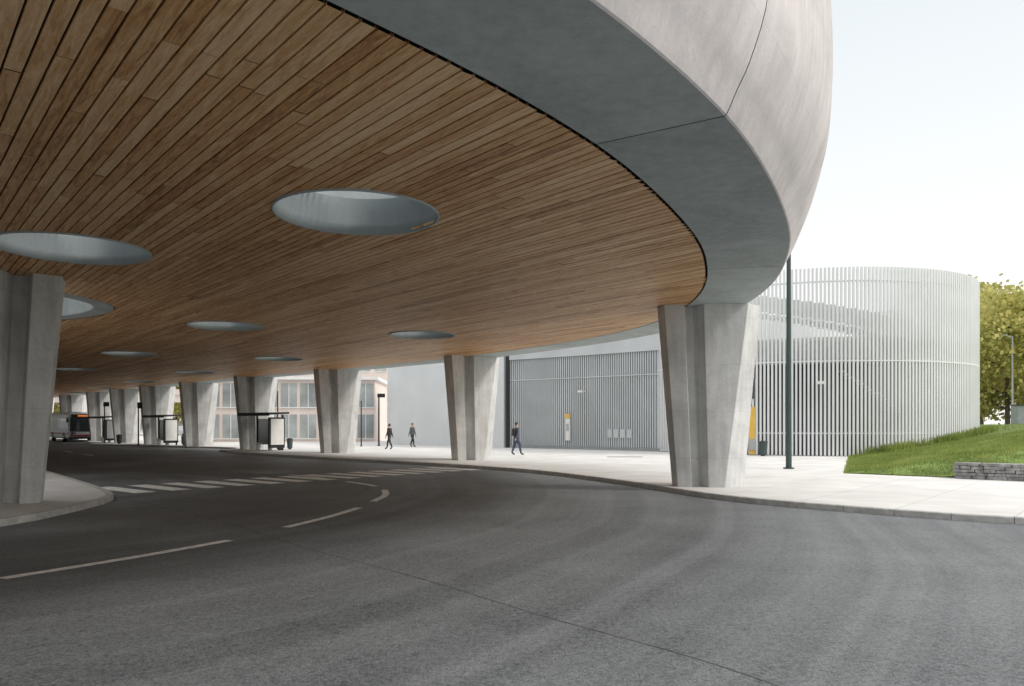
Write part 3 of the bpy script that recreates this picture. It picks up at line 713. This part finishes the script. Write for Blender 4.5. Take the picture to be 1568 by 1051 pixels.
# ------------------------------------------------------------------ background buildings
def block(name,x0,y0,x1,y1,h,wallm,ang=0,rows=2,colsn=8,wh=1.8,ww=.72,gm=None):
    cxx,cyy=(x0+x1)/2,(y0+y1)/2; e=empty(name,(cxx,cyy,.1)); e.rotation_euler=(0,0,ang); w,d=abs(x1-x0),abs(y1-y0)
    mb=MB(); mb.box((0,0,h/2),(w,d,h)); mb.make('walls',[wallm],e)
    mb=MB(); mb.box((0,0,h+.15),(w+.6,d+.6,.3)); mb.make('roof',[WHITE],e)
    mb=MB();mf=MB(); fh=h/rows
    for r in range(rows):
        for c in range(colsn):
            xx=-w/2+(c+.5)*w/colsn; z=r*fh+fh*.5
            mb.box((xx,-d/2-.01,z),(w/colsn*ww,.06,wh)); mf.box((xx,-d/2-.05,z),(.06,.05,wh))
            mf.box((xx,-d/2-.05,z-wh/2-.04),(w/colsn*ww+.1,.12,.08))
    mb.make('windows',[gm or PGLASS],e); mf.make('window_frames',[WHITE],e)
    return e
block('glazed_station_building',-30,74,-13.5,84,6.0,PINK,math.radians(3),rows=2,colsn=9,wh=2.3,ww=.84)
block('white_office_building',-95,150,-45,165,9,WHITE,0,rows=3,colsn=16)
block('apartment_block',-40,140,-5,155,14,PINK,0,rows=4,colsn=12)
block('white_office_building',-150,140,-105,160,12,WHITE,0,rows=4,colsn=12)
vd=empty('viaduct'); mb=MB(); mb.box((-60,114,5.6),(80,4,1.1),rz=.0); mb.box((-60,111.9,6.5),(80,.15,.8)); mb.make('deck',[PINK],vd)
mb=MB()
for k in range(8): mb.cyl((-96+k*11,114,0),(-96+k*11,114,5.05),.5,.5,16)
mb.make('piers',[CONCC],vd)
def car(x,y,ang,m):
    e=empty('parked_car',(x,y,.12)); e.rotation_euler=(0,0,ang)
    pts=[(-2.1,.35),(-2.1,.8),(-1.2,.95),(-.55,1.42),(.9,1.45),(1.7,1.0),(2.1,.9),(2.1,.35)]
    V=[(a,s*(.85 if b<1.2 else .68),b) for s in(-1,1) for a,b in pts]; n=len(pts)
    F=[list(range(n)),[n+i for i in range(n)][::-1]]+[[i,n+i,n+(i+1)%n,(i+1)%n] for i in range(n)]
    o=obj('body',V,F,m,e); b=o.modifiers.new('b','BEVEL'); b.width=.06;b.segments=2
    mb=MB()
    for s in(-1,1): mb.quad((-1.0,s*.80,1.0),(1.4,s*.80,1.0),(.85,s*.70,1.36),(-.5,s*.70,1.36))
    mb.make('windows',[GLASS],e); mb=MB()
    for s in(-1,1):
        for xx in(-1.3,1.3): mb.cyl((xx,s*.62,.32),(xx,s*.87,.32),.32,.32,16)
    mb.make('wheels',[RUB],e)
car(-36,95,.2,WHITE); car(-42,96,.1,GREYP); car(-30,94,0,WHITE); car(-52,101,0,BLACK)
mb=MB()
for k in range(40): mb.box((32+k*.5,47+k*.1,1.9),(.04,.04,1.1))
mb.box((42,49,2.42),(20.5,.05,.05),rz=math.atan2(.1,.5)); mb.make('metal_railing',[GREYP])
mb=MB(); mb.box((35.6,53.5,2.3),(1.2,.8,1.6),mi=0); mb.box((35.6,53.1,2.3),(.03,.02,1.4),mi=1); mb.box((35.6,53.5,3.13),(1.3,.9,.06),mi=1); mb.make('utility_cabinet',[WALLG,BLACK],None)

# ------------------------------------------------------------------ light (hazy bright sky)
w=bpy.data.worlds.new('World'); S.world=w; w.use_nodes=True; nt=w.node_tree
sky=nt.nodes.new('ShaderNodeTexSky'); sky.sky_type='NISHITA'; sky.sun_disc=False
EL=math.radians(40); az=math.atan2(-.25,.97)
sky.sun_elevation=EL; sky.sun_rotation=math.pi/2-az
sky.air_density=1.0; sky.dust_density=6.0; sky.ozone_density=1.0
tc=nt.nodes.new('ShaderNodeTexCoord'); sp=nt.nodes.new('ShaderNodeSeparateXYZ'); nt.links.new(tc.outputs['Generated'],sp.inputs[0])
cr=nt.nodes.new('ShaderNodeValToRGB'); nt.links.new(sp.outputs['Z'],cr.inputs['Fac'])
E_=cr.color_ramp.elements
E_[0].position=0.0; E_[0].color=(1.2,1.19,1.17,1)
E_[1].position=1.0; E_[1].color=(2.0,2.0,1.98,1)
k=E_.new(.22); k.color=(1.05,1.07,1.07,1)
k=E_.new(.46); k.color=(.88,.935,.95,1)
k=E_.new(.62); k.color=(1.4,1.42,1.42,1)
sc=nt.nodes.new('ShaderNodeVectorMath'); sc.operation='SCALE'; sc.inputs['Scale'].default_value=7.0; nt.links.new(cr.outputs['Color'],sc.inputs[0])
mx=nt.nodes.new('ShaderNodeMix'); mx.data_type='RGBA'; mx.inputs[0].default_value=.88
nt.links.new(sky.outputs[0],mx.inputs[6]); nt.links.new(sc.outputs[0],mx.inputs[7])
bg=nt.nodes['Background']; bg.inputs['Strength'].default_value=.15
nt.links.new(mx.outputs[2],bg.inputs['Color'])
L=bpy.data.lights.new('sun','SUN'); L.energy=1.9; L.angle=math.radians(12); L.color=(1,.94,.87)
lo=bpy.data.objects.new('sun',L); COL.objects.link(lo)
dv=Vector((math.cos(az)*math.cos(EL),math.sin(az)*math.cos(EL),math.sin(EL)))
lo.rotation_euler=dv.to_track_quat('Z','Y').to_euler()
# ------------------------------------------------------------------ camera
cam=bpy.data.cameras.new('cam'); cam.lens=27; cam.sensor_width=36; cam.shift_y=.0794; cam.clip_end=4000; cam.clip_start=.05
co=bpy.data.objects.new('camera',cam); co.location=(0,0,1.8); co.rotation_euler=(math.pi/2,0,0); COL.objects.link(co); S.camera=co
S.view_settings.view_transform='Standard'; S.view_settings.look='None'; S.view_settings.exposure=0
